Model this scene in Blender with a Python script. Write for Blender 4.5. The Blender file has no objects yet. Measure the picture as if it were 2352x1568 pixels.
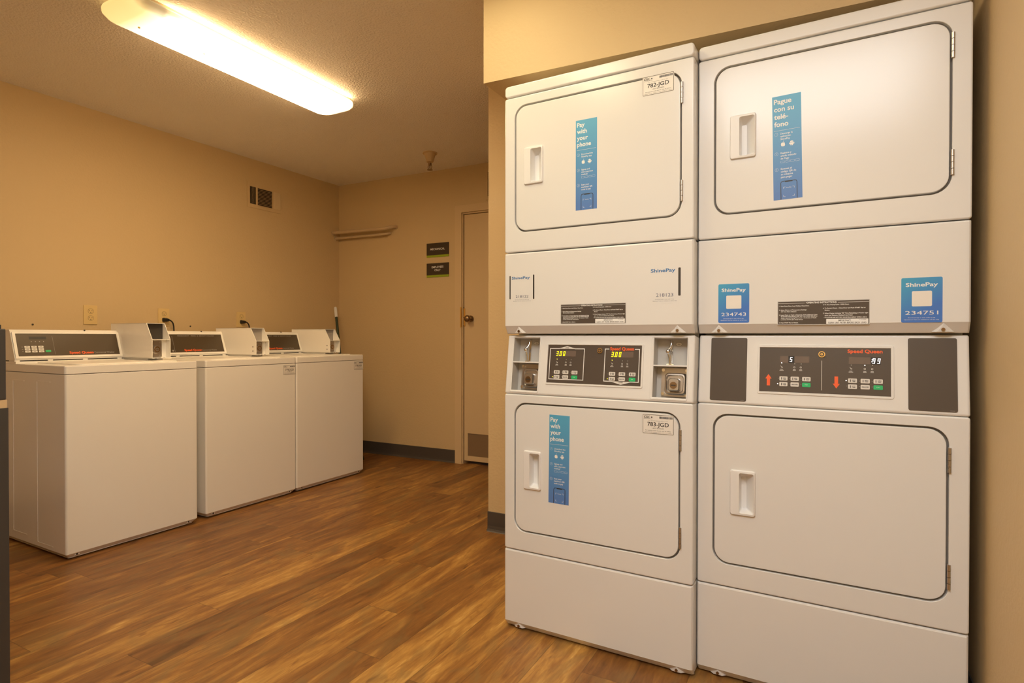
import bpy, bmesh, math, random
from mathutils import Matrix, Vector
random.seed(7)
PI = math.pi
scn = bpy.context.scene
COL = scn.collection

# ---------------------------------------------------------------- camera
YAW, PIT, ROL, CAMZ, FPX = 0.4927, -0.0080, 0.0007, 1.0587, 1336.64
F = Vector((-math.sin(YAW)*math.cos(PIT), math.cos(YAW)*math.cos(PIT), math.sin(PIT)))
R0 = Vector((math.cos(YAW), math.sin(YAW), 0)); U0 = R0.cross(F)
RV = R0*math.cos(ROL)+U0*math.sin(ROL); UV = -R0*math.sin(ROL)+U0*math.cos(ROL)
cd = bpy.data.cameras.new('camera'); cam = bpy.data.objects.new('camera', cd); COL.objects.link(cam)
cd.sensor_width = 36; cd.lens = FPX*36/2352; cd.clip_start = 0.02
m = Matrix((RV, UV, -F)).transposed().to_4x4(); m.translation = (0, 0, CAMZ)
cam.matrix_world = m
scn.camera = cam

# ---------------------------------------------------------------- world, exposure, lamp strengths
w = bpy.data.worlds.new('world'); scn.world = w; w.use_nodes = True
w.node_tree.nodes['Background'].inputs[0].default_value = (0.9, 0.8, 0.7, 1)
w.node_tree.nodes['Background'].inputs[1].default_value = 0.02
scn.view_settings.view_transform = 'Standard'
scn.view_settings.look = 'None'
scn.view_settings.gamma = 1
scn.view_settings.exposure = 0.0
scn.view_settings.use_curve_mapping = False
FIX_WARM = ((1.0, 0.69, 0.36), 29.0)      # the long fitting over the washers
FIX_NEAR = ((1.0, 0.84, 0.50), 13.5)      # unseen twin in front of the dryers, added to match their brightness and reflections
FILL_PANEL = ((0.95, 0.97, 0.98), 10.6)         # unseen fill panel, added above the camera to light the dryer fronts

# ---------------------------------------------------------------- materials
def srgb(r, g, b):
    f = lambda c: (c/255)/12.92 if c/255 <= .04045 else ((c/255+.055)/1.055)**2.4
    return (f(r), f(g), f(b), 1)
def mat(name, col, rough=.5, metal=0, spec=.5, emit=None, es=0, coat=0, bump=None, var=.02):
    m = bpy.data.materials.new(name); m.use_nodes = True
    nt = m.node_tree; b = nt.nodes['Principled BSDF']
    b.inputs['Base Color'].default_value = col if len(col) == 4 else (*col, 1)
    b.inputs['Roughness'].default_value = rough; b.inputs['Metallic'].default_value = metal
    b.inputs['Specular IOR Level'].default_value = spec
    b.inputs['Coat Weight'].default_value = coat
    if emit: b.inputs['Emission Color'].default_value = (*emit[:3], 1); b.inputs['Emission Strength'].default_value = es
    # a faint procedural variation in the finish
    n = nt.nodes.new('ShaderNodeTexNoise'); n.inputs['Scale'].default_value = bump[0] if bump else 30
    tc = nt.nodes.new('ShaderNodeTexCoord'); nt.links.new(tc.outputs['Object'], n.inputs['Vector'])
    if bump:
        n.inputs['Detail'].default_value = 3
        bp = nt.nodes.new('ShaderNodeBump'); bp.inputs['Strength'].default_value = bump[1]; bp.inputs['Distance'].default_value = bump[2]
        nt.links.new(n.outputs['Fac'], bp.inputs['Height']); nt.links.new(bp.outputs['Normal'], b.inputs['Normal'])
    else:
        mr = nt.nodes.new('ShaderNodeMapRange'); mr.inputs['To Min'].default_value = max(0, rough-var); mr.inputs['To Max'].default_value = rough+var
        nt.links.new(n.outputs['Fac'], mr.inputs['Value']); nt.links.new(mr.outputs['Result'], b.inputs['Roughness'])
    return m
M = {}
M['enamel'] = mat('white_enamel', (.78, .77, .75), .21, spec=.5, var=.002)
M['enamel_b'] = mat('white_enamel_panel', (.78, .77, .75), .30, var=.003)
M['enamel_w'] = mat('washer_enamel', (.90, .865, .80), .26, var=.003)
M['gap'] = mat('groove_shade', (.20, .18, .16), .7)  # shade in the grooves round the dryer doors, put into the colour
M['liner'] = mat('grey_plastic_liner', (.52, .50, .47), .4)
M['white_plastic'] = mat('white_plastic', (.82, .81, .80), .35)
M['wall'] = mat('cream_wall_paint', (.65, .488, .27), .62, bump=(75, .32, .004))
M['ceil'] = mat('textured_ceiling_paint', (.92, .87, .80), .6, bump=(95, .85, .008))
M['trim'] = mat('cream_trim_gloss', (.69, .52, .30), .4)
M['base'] = mat('dark_grey_vinyl', (.075, .062, .052), .5)
M['panel'] = mat('brown_grey_overlay', (.088, .069, .056), .33)
M['panel_w'] = mat('dark_brown_overlay', (.075, .052, .030), .35)
M['black'] = mat('black_plastic', (.012, .011, .010), .4)
M['dark'] = mat('dark_metal', (.045, .038, .032), .45)
M['chrome'] = mat('chrome', (.78, .76, .73), .14, metal=1)
M['steel'] = mat('brushed_steel', (.56, .53, .50), .34, metal=1)
M['brass'] = mat('brass', (.72, .47, .16), .3, metal=1)
M['bronze'] = mat('aged_bronze', (.30, .20, .11), .35, metal=1)
M['orange'] = mat('orange_print', (.90, .13, .03), .5)
M['white'] = mat('white_print', (.86, .86, .84), .5)
M['ink'] = mat('dark_print', (.035, .030, .026), .5)
M['grey'] = mat('grey_print', (.36, .33, .30), .5)
M['key'] = mat('key_white', (.74, .71, .66), .4)
M['green'] = mat('green_key', (.025, .50, .17), .4)
M['window'] = mat('display_window', (.16, .12, .10), .25)
M['lit_yellow'] = mat('lit_yellow_digits', (.9, .9, .0), .5, emit=(.92, .86, .0), es=1.0)
M['lit_white'] = mat('lit_white_digits', (.9, .9, .9), .5, emit=(.95, .93, 1.0), es=1.1)
M['blue'] = mat('blue_print', (.03, .17, .42), .5)
M['slate'] = mat('slate_blue_print', (.11, .13, .20), .5)
M['sign'] = mat('sign_brown', (.045, .030, .018), .45)
M['lime'] = mat('sign_lime', (.30, .40, .015), .45)
M['paper'] = mat('sticker_paper', (.84, .80, .74), .4)
M['clearfilm'] = mat('white_sticker_film', (.79, .78, .765), .21, spec=.5, var=.002)
M['outlet'] = mat('ivory_plastic', (.74, .55, .25), .4)
M['cord'] = mat('black_rubber', (.012, .011, .010), .45)
M['greenpole'] = mat('dark_green_pole', (.020, .040, .018), .3)
M['counter'] = mat('tan_laminate', (.55, .38, .20), .4)
M['rack'] = mat('cream_pipe_paint', (.60, .45, .27), .35)

def grad_mat(name, c0, c1, axis='Z', diag=0.0):
    m = mat(name, c0, .4); nt = m.node_tree; b = nt.nodes['Principled BSDF']
    tc = nt.nodes.new('ShaderNodeTexCoord'); sx = nt.nodes.new('ShaderNodeSeparateXYZ')
    nt.links.new(tc.outputs['Generated'], sx.inputs[0])
    a = nt.nodes.new('ShaderNodeMath'); a.operation = 'MULTIPLY_ADD'; a.inputs[1].default_value = -diag
    nt.links.new(sx.outputs['X'], a.inputs[0]); nt.links.new(sx.outputs['Z'], a.inputs[2])
    r = nt.nodes.new('ShaderNodeValToRGB'); r.color_ramp.elements[0].color = c1; r.color_ramp.elements[1].color = c0
    r.color_ramp.elements[0].position = .05-diag*.5; r.color_ramp.elements[1].position = .95
    nt.links.new(a.outputs[0], r.inputs[0]); nt.links.new(r.outputs[0], b.inputs['Base Color'])
    return m
M['paygrad'] = grad_mat('teal_to_blue_print', (.10, .40, .64, 1), (.10, .22, .54, 1))
M['shinegrad'] = grad_mat('teal_blue_badge_print', (.06, .38, .62, 1), (.06, .19, .60, 1), diag=.45)

def floor_mat():
    m = bpy.data.materials.new('vinyl_wood_planks'); m.use_nodes = True; nt = m.node_tree; b = nt.nodes['Principled BSDF']
    N = nt.nodes.new; L = nt.links.new
    def mth(op, a, c=None, d=None):
        n = N('ShaderNodeMath'); n.operation = op
        for i, v in enumerate((a, c, d)):
            if v is None: continue
            if isinstance(v, (int, float)): n.inputs[i].default_value = v
            else: L(v, n.inputs[i])
        return n.outputs[0]
    tc = N('ShaderNodeTexCoord'); s = N('ShaderNodeSeparateXYZ'); L(tc.outputs['Object'], s.inputs[0])
    X, Y = s.outputs['X'], s.outputs['Y']
    xr = mth('DIVIDE', mth('ADD', X, 2.191+.152*33), .152); row = mth('FLOOR', xr)
    wn = N('ShaderNodeTexWhiteNoise'); wn.noise_dimensions = '1D'; L(row, wn.inputs['W'])
    yo = mth('DIVIDE', mth('ADD', mth('ADD', Y, 20), mth('MULTIPLY', wn.outputs['Value'], 1.2)), 1.2); colm = mth('FLOOR', yo)
    cb = N('ShaderNodeCombineXYZ'); L(row, cb.inputs[0]); L(colm, cb.inputs[1])
    wn2 = N('ShaderNodeTexWhiteNoise'); wn2.noise_dimensions = '3D'; L(cb.outputs[0], wn2.inputs['Vector'])
    rnd = wn2.outputs['Value']
    # long streaks
    def noise(sx, sy, off, detail, rough=.55, dist=0):
        c = N('ShaderNodeCombineXYZ'); L(mth('ADD', mth('MULTIPLY', X, sx), mth('MULTIPLY', rnd, off)), c.inputs[0]); L(mth('MULTIPLY', Y, sy), c.inputs[1]); L(mth('MULTIPLY', rnd, 37), c.inputs[2])
        n = N('ShaderNodeTexNoise'); n.inputs['Scale'].default_value = 1; n.inputs['Detail'].default_value = detail; n.inputs['Roughness'].default_value = rough; n.inputs['Distortion'].default_value = dist
        L(c.outputs[0], n.inputs['Vector']); return n.outputs['Fac']
    n1 = noise(13, 1.9, 50, 4, .55, 1.3); n2 = noise(48, 7, 80, 6, .65, 1.0); n3 = noise(8, 3.5, 20, 3, .55, 1.5); n4 = noise(220, 22, 10, 3)
    n5 = noise(30, 9, 60, 2, .4, .5)
    v = mth('ADD', mth('MULTIPLY', n1, .85), mth('MULTIPLY', mth('SUBTRACT', rnd, .5), .24))
    v = mth('ADD', v, mth('MULTIPLY', mth('SUBTRACT', n2, .5), .42))
    v = mth('ADD', v, mth('MULTIPLY', mth('SUBTRACT', n4, .5), .12))
    v = mth('ADD', v, .035)
    v = mth('SUBTRACT', v, mth('MULTIPLY', mth('MAXIMUM', mth('SUBTRACT', n5, .66), 0), 1.6))
    r = N('ShaderNodeValToRGB'); L(v, r.inputs[0]); cr = r.color_ramp
    cr.elements[0].position = .18; cr.elements[0].color = (.11, .045, .012, 1)
    cr.elements[1].position = .86; cr.elements[1].color = (.74, .46, .14, 1)
    for p, c in ((.36, (.195, .080, .020, 1)), (.50, (.275, .120, .028, 1)), (.66, (.44, .225, .052, 1))):
        e = cr.elements.new(p); e.color = c
    # greyish-green weathered patches
    mx = N('ShaderNodeMix'); mx.data_type = 'RGBA'; mx.inputs[7].default_value = (.20, .125, .045, 1)
    fr = N('ShaderNodeMapRange'); fr.inputs['From Min'].default_value = .5; fr.inputs['From Max'].default_value = .75; fr.inputs['To Max'].default_value = .7
    L(n3, fr.inputs['Value']); L(fr.outputs[0], mx.inputs[0]); L(r.outputs[0], mx.inputs[6])
    # seams
    fx = mth('FRACT', xr); fy = mth('FRACT', yo)
    ex = mth('MINIMUM', fx, mth('SUBTRACT', 1, fx)); ey = mth('MULTIPLY', mth('MINIMUM', fy, mth('SUBTRACT', 1, fy)), 7.9)
    ed = mth('MINIMUM', ex, ey); sm = mth('LESS_THAN', ed, .010)
    mx2 = N('ShaderNodeMix'); mx2.data_type = 'RGBA'; L(mth('MULTIPLY', sm, .45), mx2.inputs[0]); L(mx.outputs[2], mx2.inputs[6]); mx2.inputs[7].default_value = (.07, .03, .012, 1)
    L(mx2.outputs[2], b.inputs['Base Color'])
    b.inputs['Roughness'].default_value = .40; b.inputs['Specular IOR Level'].default_value = .42
    bp = N('ShaderNodeBump'); bp.inputs['Strength'].default_value = .25; bp.inputs['Distance'].default_value = .001
    L(mth('SUBTRACT', n2, mth('MULTIPLY', sm, .5)), bp.inputs['Height']); L(bp.outputs[0], b.inputs['Normal'])
    return m
M['floor'] = floor_mat()

def lamp_mat(name, col, strength):
    m = bpy.data.materials.new(name); m.use_nodes = True; nt = m.node_tree; b = nt.nodes['Principled BSDF']
    b.inputs['Base Color'].default_value = (.8, .75, .6, 1); b.inputs['Roughness'].default_value = .4
    tc = nt.nodes.new('ShaderNodeTexCoord'); s = nt.nodes.new('ShaderNodeSeparateXYZ'); nt.links.new(tc.outputs['Generated'], s.inputs[0])
    r = nt.nodes.new('ShaderNodeValToRGB'); nt.links.new(s.outputs['Y'], r.inputs[0]); cr = r.color_ramp
    cr.elements[0].position = 0; cr.elements[1].position = 1
    edge = (col[0]*.032, col[1]*.030, col[2]*.020, 1); full = (*col, 1)
    cr.elements[0].color = edge; cr.elements[1].color = edge
    for p, c in ((.055, (col[0]*.036, col[1]*.037, col[2]*.028, 1)), (.11, (col[0]*.07, col[1]*.085, col[2]*.10, 1)), (.19, full), (.93, full), (.975, (col[0]*.05, col[1]*.055, col[2]*.06, 1))):
        e = cr.elements.new(p); e.color = c
    # the two tubes make the middle of the lens brighter than its long sides
    a = nt.nodes.new('ShaderNodeMath'); a.operation = 'SUBTRACT'; a.inputs[1].default_value = .5; nt.links.new(s.outputs['X'], a.inputs[0])
    a2 = nt.nodes.new('ShaderNodeMath'); a2.operation = 'ABSOLUTE'; nt.links.new(a.outputs[0], a2.inputs[0])
    mr = nt.nodes.new('ShaderNodeMapRange'); mr.inputs['From Min'].default_value = .40; mr.inputs['From Max'].default_value = .5; mr.inputs['To Min'].default_value = strength; mr.inputs['To Max'].default_value = strength*.10
    nt.links.new(a2.outputs[0], mr.inputs['Value'])
    nt.links.new(r.outputs[0], b.inputs['Emission Color']); nt.links.new(mr.outputs[0], b.inputs['Emission Strength'])
    return m
M['lens_warm'] = lamp_mat('lit_lens_warm', *FIX_WARM)
M['lens_near'] = lamp_mat('lit_lens_near', *FIX_NEAR)

# ---------------------------------------------------------------- mesh helpers (local frame: x along the front, y inwards, z up)
def rr(x0, x1, z0, z1, r, y, n=6):
    pts = []
    for cx, cz, a0 in ((x1-r, z1-r, 0), (x0+r, z1-r, 90), (x0+r, z0+r, 180), (x1-r, z0+r, 270)):
        for i in range(n+1):
            a = math.radians(a0+90*i/n); pts.append((cx+r*math.cos(a), y, cz+r*math.sin(a)))
    return pts
def loft(bm, loops, cap0=False, cap1=True, mi=0, mis=None):
    vs = [[bm.verts.new(p) for p in lp] for lp in loops]
    n = len(vs[0])
    for k in range(len(vs)-1):
        for i in range(n):
            f = bm.faces.new((vs[k][i], vs[k][(i+1) % n], vs[k+1][(i+1) % n], vs[k+1][i])); f.material_index = mis[k] if mis else mi
    if cap0: bm.faces.new(vs[0]).material_index = mi
    if cap1: bm.faces.new(list(reversed(vs[-1]))).material_index = mis[-1] if mis else mi
def pan(bm, x0, x1, z0, z1, y0, y1, r=.006, e=.005, hole=None, hr=.04, hd=.012, n=6, mi=0):
    L = [rr(x0, x1, z0, z1, r, y1, n), rr(x0, x1, z0, z1, r, y0+e, n)]
    for k in (1, 2, 3):
        a = k*PI/6; i = e*(1-math.cos(a)); L.append(rr(x0+i, x1-i, z0+i, z1-i, max(r-i, .0008), y0+e*(1-math.sin(a)), n))
    if hole:
        a, b, c, d = hole
        L += [rr(a, b, c, d, hr, y0, n), rr(a+.001, b-.001, c+.001, d-.001, hr-.001, y0+.001, n), rr(a+.0012, b-.0012, c+.0012, d-.0012, hr-.0012, y0+hd, n)]
        loft(bm, L, True if y1 > 9 else False, False, mi)
    else: loft(bm, L, True, True, mi)
def box(bm, x0, x1, y0, y1, z0, z1, mi=0):
    v = [bm.verts.new((x, y, z)) for x in (x0, x1) for y in (y0, y1) for z in (z0, z1)]
    for q in ((0, 1, 3, 2), (4, 6, 7, 5), (0, 4, 5, 1), (2, 3, 7, 6), (0, 2, 6, 4), (1, 5, 7, 3)):
        bm.faces.new([v[i] for i in q]).material_index = mi
def prism(bm, prof, x0, x1, mi=0):           # profile of (y, z) drawn along x
    a = [bm.verts.new((x0, y, z)) for y, z in prof]; b = [bm.verts.new((x1, y, z)) for y, z in prof]
    n = len(prof)
    for i in range(n): bm.faces.new((a[i], a[(i+1) % n], b[(i+1) % n], b[i])).material_index = mi
    bm.faces.new(a).material_index = mi; bm.faces.new(list(reversed(b))).material_index = mi
def cyl(bm, p, q, r, n=16, mi=0, r2=None, caps=True):
    p = Vector(p); q = Vector(q); d = (q-p).normalized()
    u = d.orthogonal().normalized(); v = d.cross(u); r2 = r if r2 is None else r2
    A = [bm.verts.new(p+(u*math.cos(2*PI*i/n)+v*math.sin(2*PI*i/n))*r) for i in range(n)]
    B = [bm.verts.new(q+(u*math.cos(2*PI*i/n)+v*math.sin(2*PI*i/n))*r2) for i in range(n)]
    for i in range(n): bm.faces.new((A[i], A[(i+1) % n], B[(i+1) % n], B[i])).material_index = mi
    if caps: bm.faces.new(list(reversed(A))).material_index = mi; bm.faces.new(B).material_index = mi
def tube(bm, pts, r, n=12, mi=0):
    pts = [Vector(p) for p in pts]; rings = []; u = None
    for i, p in enumerate(pts):
        d = (pts[min(i+1, len(pts)-1)]-pts[max(i-1, 0)]).normalized()
        u = d.orthogonal().normalized() if u is None else (u-d*u.dot(d)).normalized()
        v = d.cross(u); rings.append([bm.verts.new(p+(u*math.cos(2*PI*k/n)+v*math.sin(2*PI*k/n))*r) for k in range(n)])
    for a, b in zip(rings, rings[1:]):
        for k in range(n): bm.faces.new((a[k], a[(k+1) % n], b[(k+1) % n], b[k])).material_index = mi
    bm.faces.new(list(reversed(rings[0]))).material_index = mi; bm.faces.new(rings[-1]).material_index = mi
def arc(c, r, a0, a1, n, plane='yz'):
    out = []
    for i in range(n+1):
        a = math.radians(a0+(a1-a0)*i/n); p, q = r*math.cos(a), r*math.sin(a)
        out.append((c[0]+p, c[1]+q, c[2]) if plane == 'xy' else (c[0], c[1]+p, c[2]+q) if plane == 'yz' else (c[0]+p, c[1], c[2]+q))
    return out
def sph(bm, c, r, mi=0, sc=(1, 1, 1)):
    ret = bmesh.ops.create_uvsphere(bm, u_segments=20, v_segments=12, radius=r)
    for v in ret['verts']: v.co = Vector((v.co.x*sc[0]+c[0], v.co.y*sc[1]+c[1], v.co.z*sc[2]+c[2]))
    for v in ret['verts']:
        for f in v.link_faces: f.material_index = mi
def rect(bm, x0, x1, z0, z1, y, mi=0):
    bm.faces.new([bm.verts.new(p) for p in ((x0, y, z0), (x1, y, z0), (x1, y, z1), (x0, y, z1))]).material_index = mi
def poly(bm, pts, y, mi=0):
    bm.faces.new([bm.verts.new((x, y, z)) for x, z in pts]).material_index = mi
def ringrect(bm, x0, x1, z0, z1, r, t, y, mi=0, n=5):
    loft(bm, [rr(x0, x1, z0, z1, r, y, n), rr(x0+t, x1-t, z0+t, z1-t, max(r-t, .0003), y, n)], False, False, mi)
def outline(bm, pts, t, y, mi=0):              # closed polyline drawn with width t
    n = len(pts); c = [Vector(p) for p in pts]; inn, out = [], []
    for i in range(n):
        a, b, d = c[i-1], c[i], c[(i+1) % n]
        n1 = Vector((-(b-a).y, (b-a).x)).normalized(); n2 = Vector((-(d-b).y, (d-b).x)).normalized()
        k = (n1+n2); k = k/max(k.length_squared/2, .3)
        inn.append(b+k*t/2); out.append(b-k*t/2)
    for i in range(n):
        j = (i+1) % n
        bm.faces.new([bm.verts.new((p.x, y, p.y)) for p in (inn[i], inn[j], out[j], out[i])]).material_index = mi
def disc(bm, x, z, r, y, mi=0, n=18, ring=0):
    P = [(x+r*math.cos(2*PI*i/n), z+r*math.sin(2*PI*i/n)) for i in range(n)]
    if ring:
        outline(bm, P, ring, y, mi)
    else: poly(bm, P, y, mi)
def txt(bm, s, x, z, h, y, mi, w=None, bold=0, align='L', maxw=None, shear=0):
    c = bpy.data.curves.new('t', 'FONT'); c.body = s; c.size = 1; c.offset = bold; c.resolution_u = 3; c.fill_mode = 'BOTH'; c.extrude = 0; c.shear = shear
    o = bpy.data.objects.new('t', c); COL.objects.link(o)
    dg = bpy.context.evaluated_depsgraph_get(); dg.update(); me = bpy.data.meshes.new_from_object(o.evaluated_get(dg))
    xs = [v.co.x for v in me.vertices]
    if xs:
        sc = h/.70; wid = (max(xs)-min(xs)); sx = (w/wid) if w else sc
        if maxw and wid*sx > maxw: sx = maxw/wid
        x0 = x - min(xs)*sx if align == 'L' else x-(min(xs)+wid/2)*sx if align == 'C' else x-max(xs)*sx
        off = len(bm.faces); vs = [bm.verts.new((x0+v.co.x*sx, y, z+v.co.y*sc)) for v in me.vertices]
        for p in me.polygons:
            try: bm.faces.new([vs[i] for i in p.vertices]).material_index = mi
            except ValueError: pass
    bpy.data.objects.remove(o); bpy.data.curves.remove(c); bpy.data.meshes.remove(me)
SEG = {'0': 'abcdef', '1': 'bc', '2': 'abged', '3': 'abgcd', '4': 'fgbc', '5': 'afgcd', '6': 'afgcde', '7': 'abc', '8': 'abcdefg', '9': 'abcdfg'}
def seg7(bm, s, x, z, h, y, mi, pitch=None, slant=.13):
    w = h*.47; t = h*.155; pitch = pitch or w*1.45
    S = lambda px, pz: (x0+px+pz*slant, z+pz)
    x0 = x
    for ch in s:
        if ch in '.:':
            for dz in ((0,) if ch == '.' else (h*.28, h*.66)):
                q = [S(-w*.28, dz), S(-w*.28+t, dz), S(-w*.28+t, dz+t), S(-w*.28, dz+t)]; poly(bm, q, y, mi)
            continue
        if ch in SEG:
            G = {'a': (0, w, h-t, h), 'g': (0, w, h/2-t/2, h/2+t/2), 'd': (0, w, 0, t), 'f': (0, t, h/2, h), 'b': (w-t, w, h/2, h), 'e': (0, t, 0, h/2), 'c': (w-t, w, 0, h/2)}
            for k in SEG[ch]:
                a, b, c, d = G[k]; i = h*.015; poly(bm, [S(a+i, c+i), S(b-i, c+i), S(b-i, d-i), S(a+i, d-i)], y, mi)
        x0 += pitch

def obj(name, bm, mats, parent=None, smooth=True, loc=None, rot=None, label=None, kind=None, wn=True, ang=40):
    bmesh.ops.recalc_face_normals(bm, faces=bm.faces)
    me = bpy.data.meshes.new(name); bm.to_mesh(me); bm.free()
    for k in (mats if isinstance(mats, (list, tuple)) else [mats]): me.materials.append(M[k] if isinstance(k, str) else k)
    if smooth: me.shade_smooth(); me.set_sharp_from_angle(angle=math.radians(ang))
    o = bpy.data.objects.new(name, me); COL.objects.link(o)
    if smooth and wn:
        md = o.modifiers.new('weighted', 'WEIGHTED_NORMAL'); md.keep_sharp = True; md.weight = 100
    if loc: o.location = loc
    if rot: o.rotation_euler = rot
    if parent: o.parent = parent
    if label: o['label'] = label
    if kind: o['kind'] = kind
    return o
def thing(name, label, cat, loc=(0, 0, 0), rz=0, group=None):
    o = bpy.data.objects.new(name, None); COL.objects.link(o); o.location = loc; o.rotation_euler = (0, 0, rz); o.empty_display_size = .1
    o['label'] = label; o['category'] = cat
    if group: o['group'] = group
    return o
def tag(o, label, cat, group=None):
    o['label'] = label; o['category'] = cat
    if group: o['group'] = group
    return o
B = bmesh.new
def copy_tree(o, parent=None):
    c = o.copy(); COL.objects.link(c); c.parent = parent
    for ch in [x for x in bpy.data.objects if x.parent is o]: copy_tree(ch, c)
    return c

# ---------------------------------------------------------------- the room
XL, XR, YB, YF, ZC = -4.021, .367, 4.053, -1.0, 2.472
BR = .0165
def yb(x): return YB+(x-XL)*BR
T = .12
def struct(name, bm, mats, parent=None, **k):
    return obj(name, bm, mats, parent, kind='structure', smooth=k.pop('smooth', False), **k)
b = B(); box(b, XL-T, XR+T, YF-T, YB+T+.2, -.1, 0); struct('floor', b, 'floor')
b = B(); box(b, XL-T, XR+T, YF-T, YB+T+.2, ZC, ZC+.1); struct('ceiling', b, 'ceil')
b = B(); box(b, XL-T, XL, YF-T, YB+T+.2, 0, ZC); struct('wall_left', b, 'wall')
b = B(); box(b, XR, XR+T, YF-T, YB+T+.2, 0, ZC); struct('wall_right', b, 'wall')
b = B(); box(b, XL, XR, YF-T, YF, 0, ZC); struct('wall_front', b, 'wall')
# back wall, with the doorway cut out
DX0, DX1, DZ = -2.662, -1.86, 2.085
def bw(b, x0, x1, z0, z1, d0=0, d1=T):
    P = [(x, yb(x)+d) for x, d in ((x0, d0), (x1, d0), (x1, d1), (x0, d1))]
    lo = [b.verts.new((x, y, z0)) for x, y in P]; hi = [b.verts.new((x, y, z1)) for x, y in P]
    for i in range(4): b.faces.new((lo[i], lo[(i+1) % 4], hi[(i+1) % 4], hi[i]))
    b.faces.new(lo); b.faces.new(hi)
b = B(); bw(b, XL, DX0, 0, ZC); bw(b, DX1, XR, 0, ZC); bw(b, DX0, DX1, DZ, ZC); struct('wall_back', b, 'wall')
# partition behind the dryers
PX, PY = -1.6144, 2.735
b = B(); box(b, PX, XR, PY, PY+.115, 0, ZC); struct('wall_partition', b, 'wall')
# soffit boxed out above the dryers (front face slightly skewed, as built)
SZ = 2.034
def sy(x): return 1.930+(x+1.161)*.045
b = B()
P = [(-1.161, sy(-1.161)), (XR, sy(XR)), (XR, PY), (-1.161, PY)]
lo = [b.verts.new((x, y, SZ)) for x, y in P]; hi = [b.verts.new((x, y, ZC)) for x, y in P]
for i in range(4): b.faces.new((lo[i], lo[(i+1) % 4], hi[(i+1) % 4], hi[i]))
b.faces.new(lo); b.faces.new(hi)
struct('trim_1', b, 'wall', label='boxed soffit above the dryers')
# cove baseboards
def cove(b, p, q, nrm, h=.107):
    p, q, nrm = Vector(p), Vector(q), Vector(nrm)
    prof = [(0, 0), (.014, 0), (.010, .004), (.005, .014), (.0035, .03), (.0035, h-.002), (0, h)]
    A = [b.verts.new((p.x+nrm.x*d, p.y+nrm.y*d, z)) for d, z in prof]; Q = [b.verts.new((q.x+nrm.x*d, q.y+nrm.y*d, z)) for d, z in prof]
    for i in range(len(prof)): b.faces.new((A[i], A[(i+1) % 7], Q[(i+1) % 7], Q[i]))
    b.faces.new(A); b.faces.new(Q)
b = B(); cove(b, (XL, yb(XL)), (-2.725, yb(-2.725)), (0, -1)); cove(b, (-1.80, yb(-1.8)), (XR, yb(XR)), (0, -1)); struct('baseboard_back', b, 'base')
b = B(); cove(b, (PX-.003, PY), (XR, PY), (0, -1)); cove(b, (PX, PY), (PX, PY+.115), (-1, 0)); struct('baseboard_partition', b, 'base')
b = B(); cove(b, (XR, YF), (XR, PY), (-1, 0)); struct('baseboard_right', b, 'base')
b = B(); cove(b, (XL, YF), (XL, YB), (1, 0)); struct('baseboard_left', b, 'base')

# ---------------------------------------------------------------- door in the back wall
def backframe(x=0): return (x, yb(x), 0)
dr = thing('door_1', 'cream door in the back wall with brown lower panel and round knob', 'door', backframe(DX0), math.atan(BR)); dr['kind'] = 'structure'
del dr['category']
W_ = DX1-DX0
b = B()
for (x0, x1, z0, z1) in ((-.060, .004, 0, 2.089), (W_-.004, W_+.06, 0, 2.089), (-.060, W_+.06, 2.089, 2.149)):
    box(b, x0, x1, -.014, .0, z0, z1)
box(b, 0, .012, 0, .11, 0, 2.089); box(b, W_-.012, W_, 0, .11, 0, 2.089); box(b, 0, W_, 0, .11, 2.077, 2.089)
obj('door_frame', b, 'trim', dr, smooth=False)
b = B()
# leaf with a hole for the louvre
zs = [.028, .068, .256, 2.072]; xs = [.016, .050, W_-.05, W_-.016]
for i in range(3):
    for j in range(3):
        if i == 1 and j == 1: continue
        box(b, xs[i], xs[i+1], .012, .05, zs[j], zs[j+1])
obj('door_leaf', b, 'trim', dr, smooth=False)
b = B()
box(b, .05, W_-.05, .018, .046, .068, .256)
obj('kick_panel', b, [mat('taupe_kick_panel', (.24, .155, .085), .5)], dr, smooth=False, label='flat brown lower panel')
b = B()
kz, kx = 1.208, .080
cyl(b, (kx, .012, kz), (kx, .004, kz), .028, 24); cyl(b, (kx, .004, kz), (kx, -.03, kz), .011, 16); sph(b, (kx, -.045, kz), .029, 0, (1, .75, 1))
obj('door_knob', b, 'bronze', dr, label='round aged bronze knob')
b = B()
box(b, -.008, .001, -.016, .006, 1.135, 1.305); box(b, .003, .026, .006, .013, 1.145, 1.295)
for z in (1.30, 1.22, 1.15): cyl(b, (.016, .0065, z), (.016, .004, z), .004, 10, 1)
cyl(b, (.001, -.010, 1.137), (.001, -.010, 1.303), .005, 10)
obj('strike_plate', b, ['brass', 'dark'], dr, smooth=False, label='tall brass latch guard')

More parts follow.
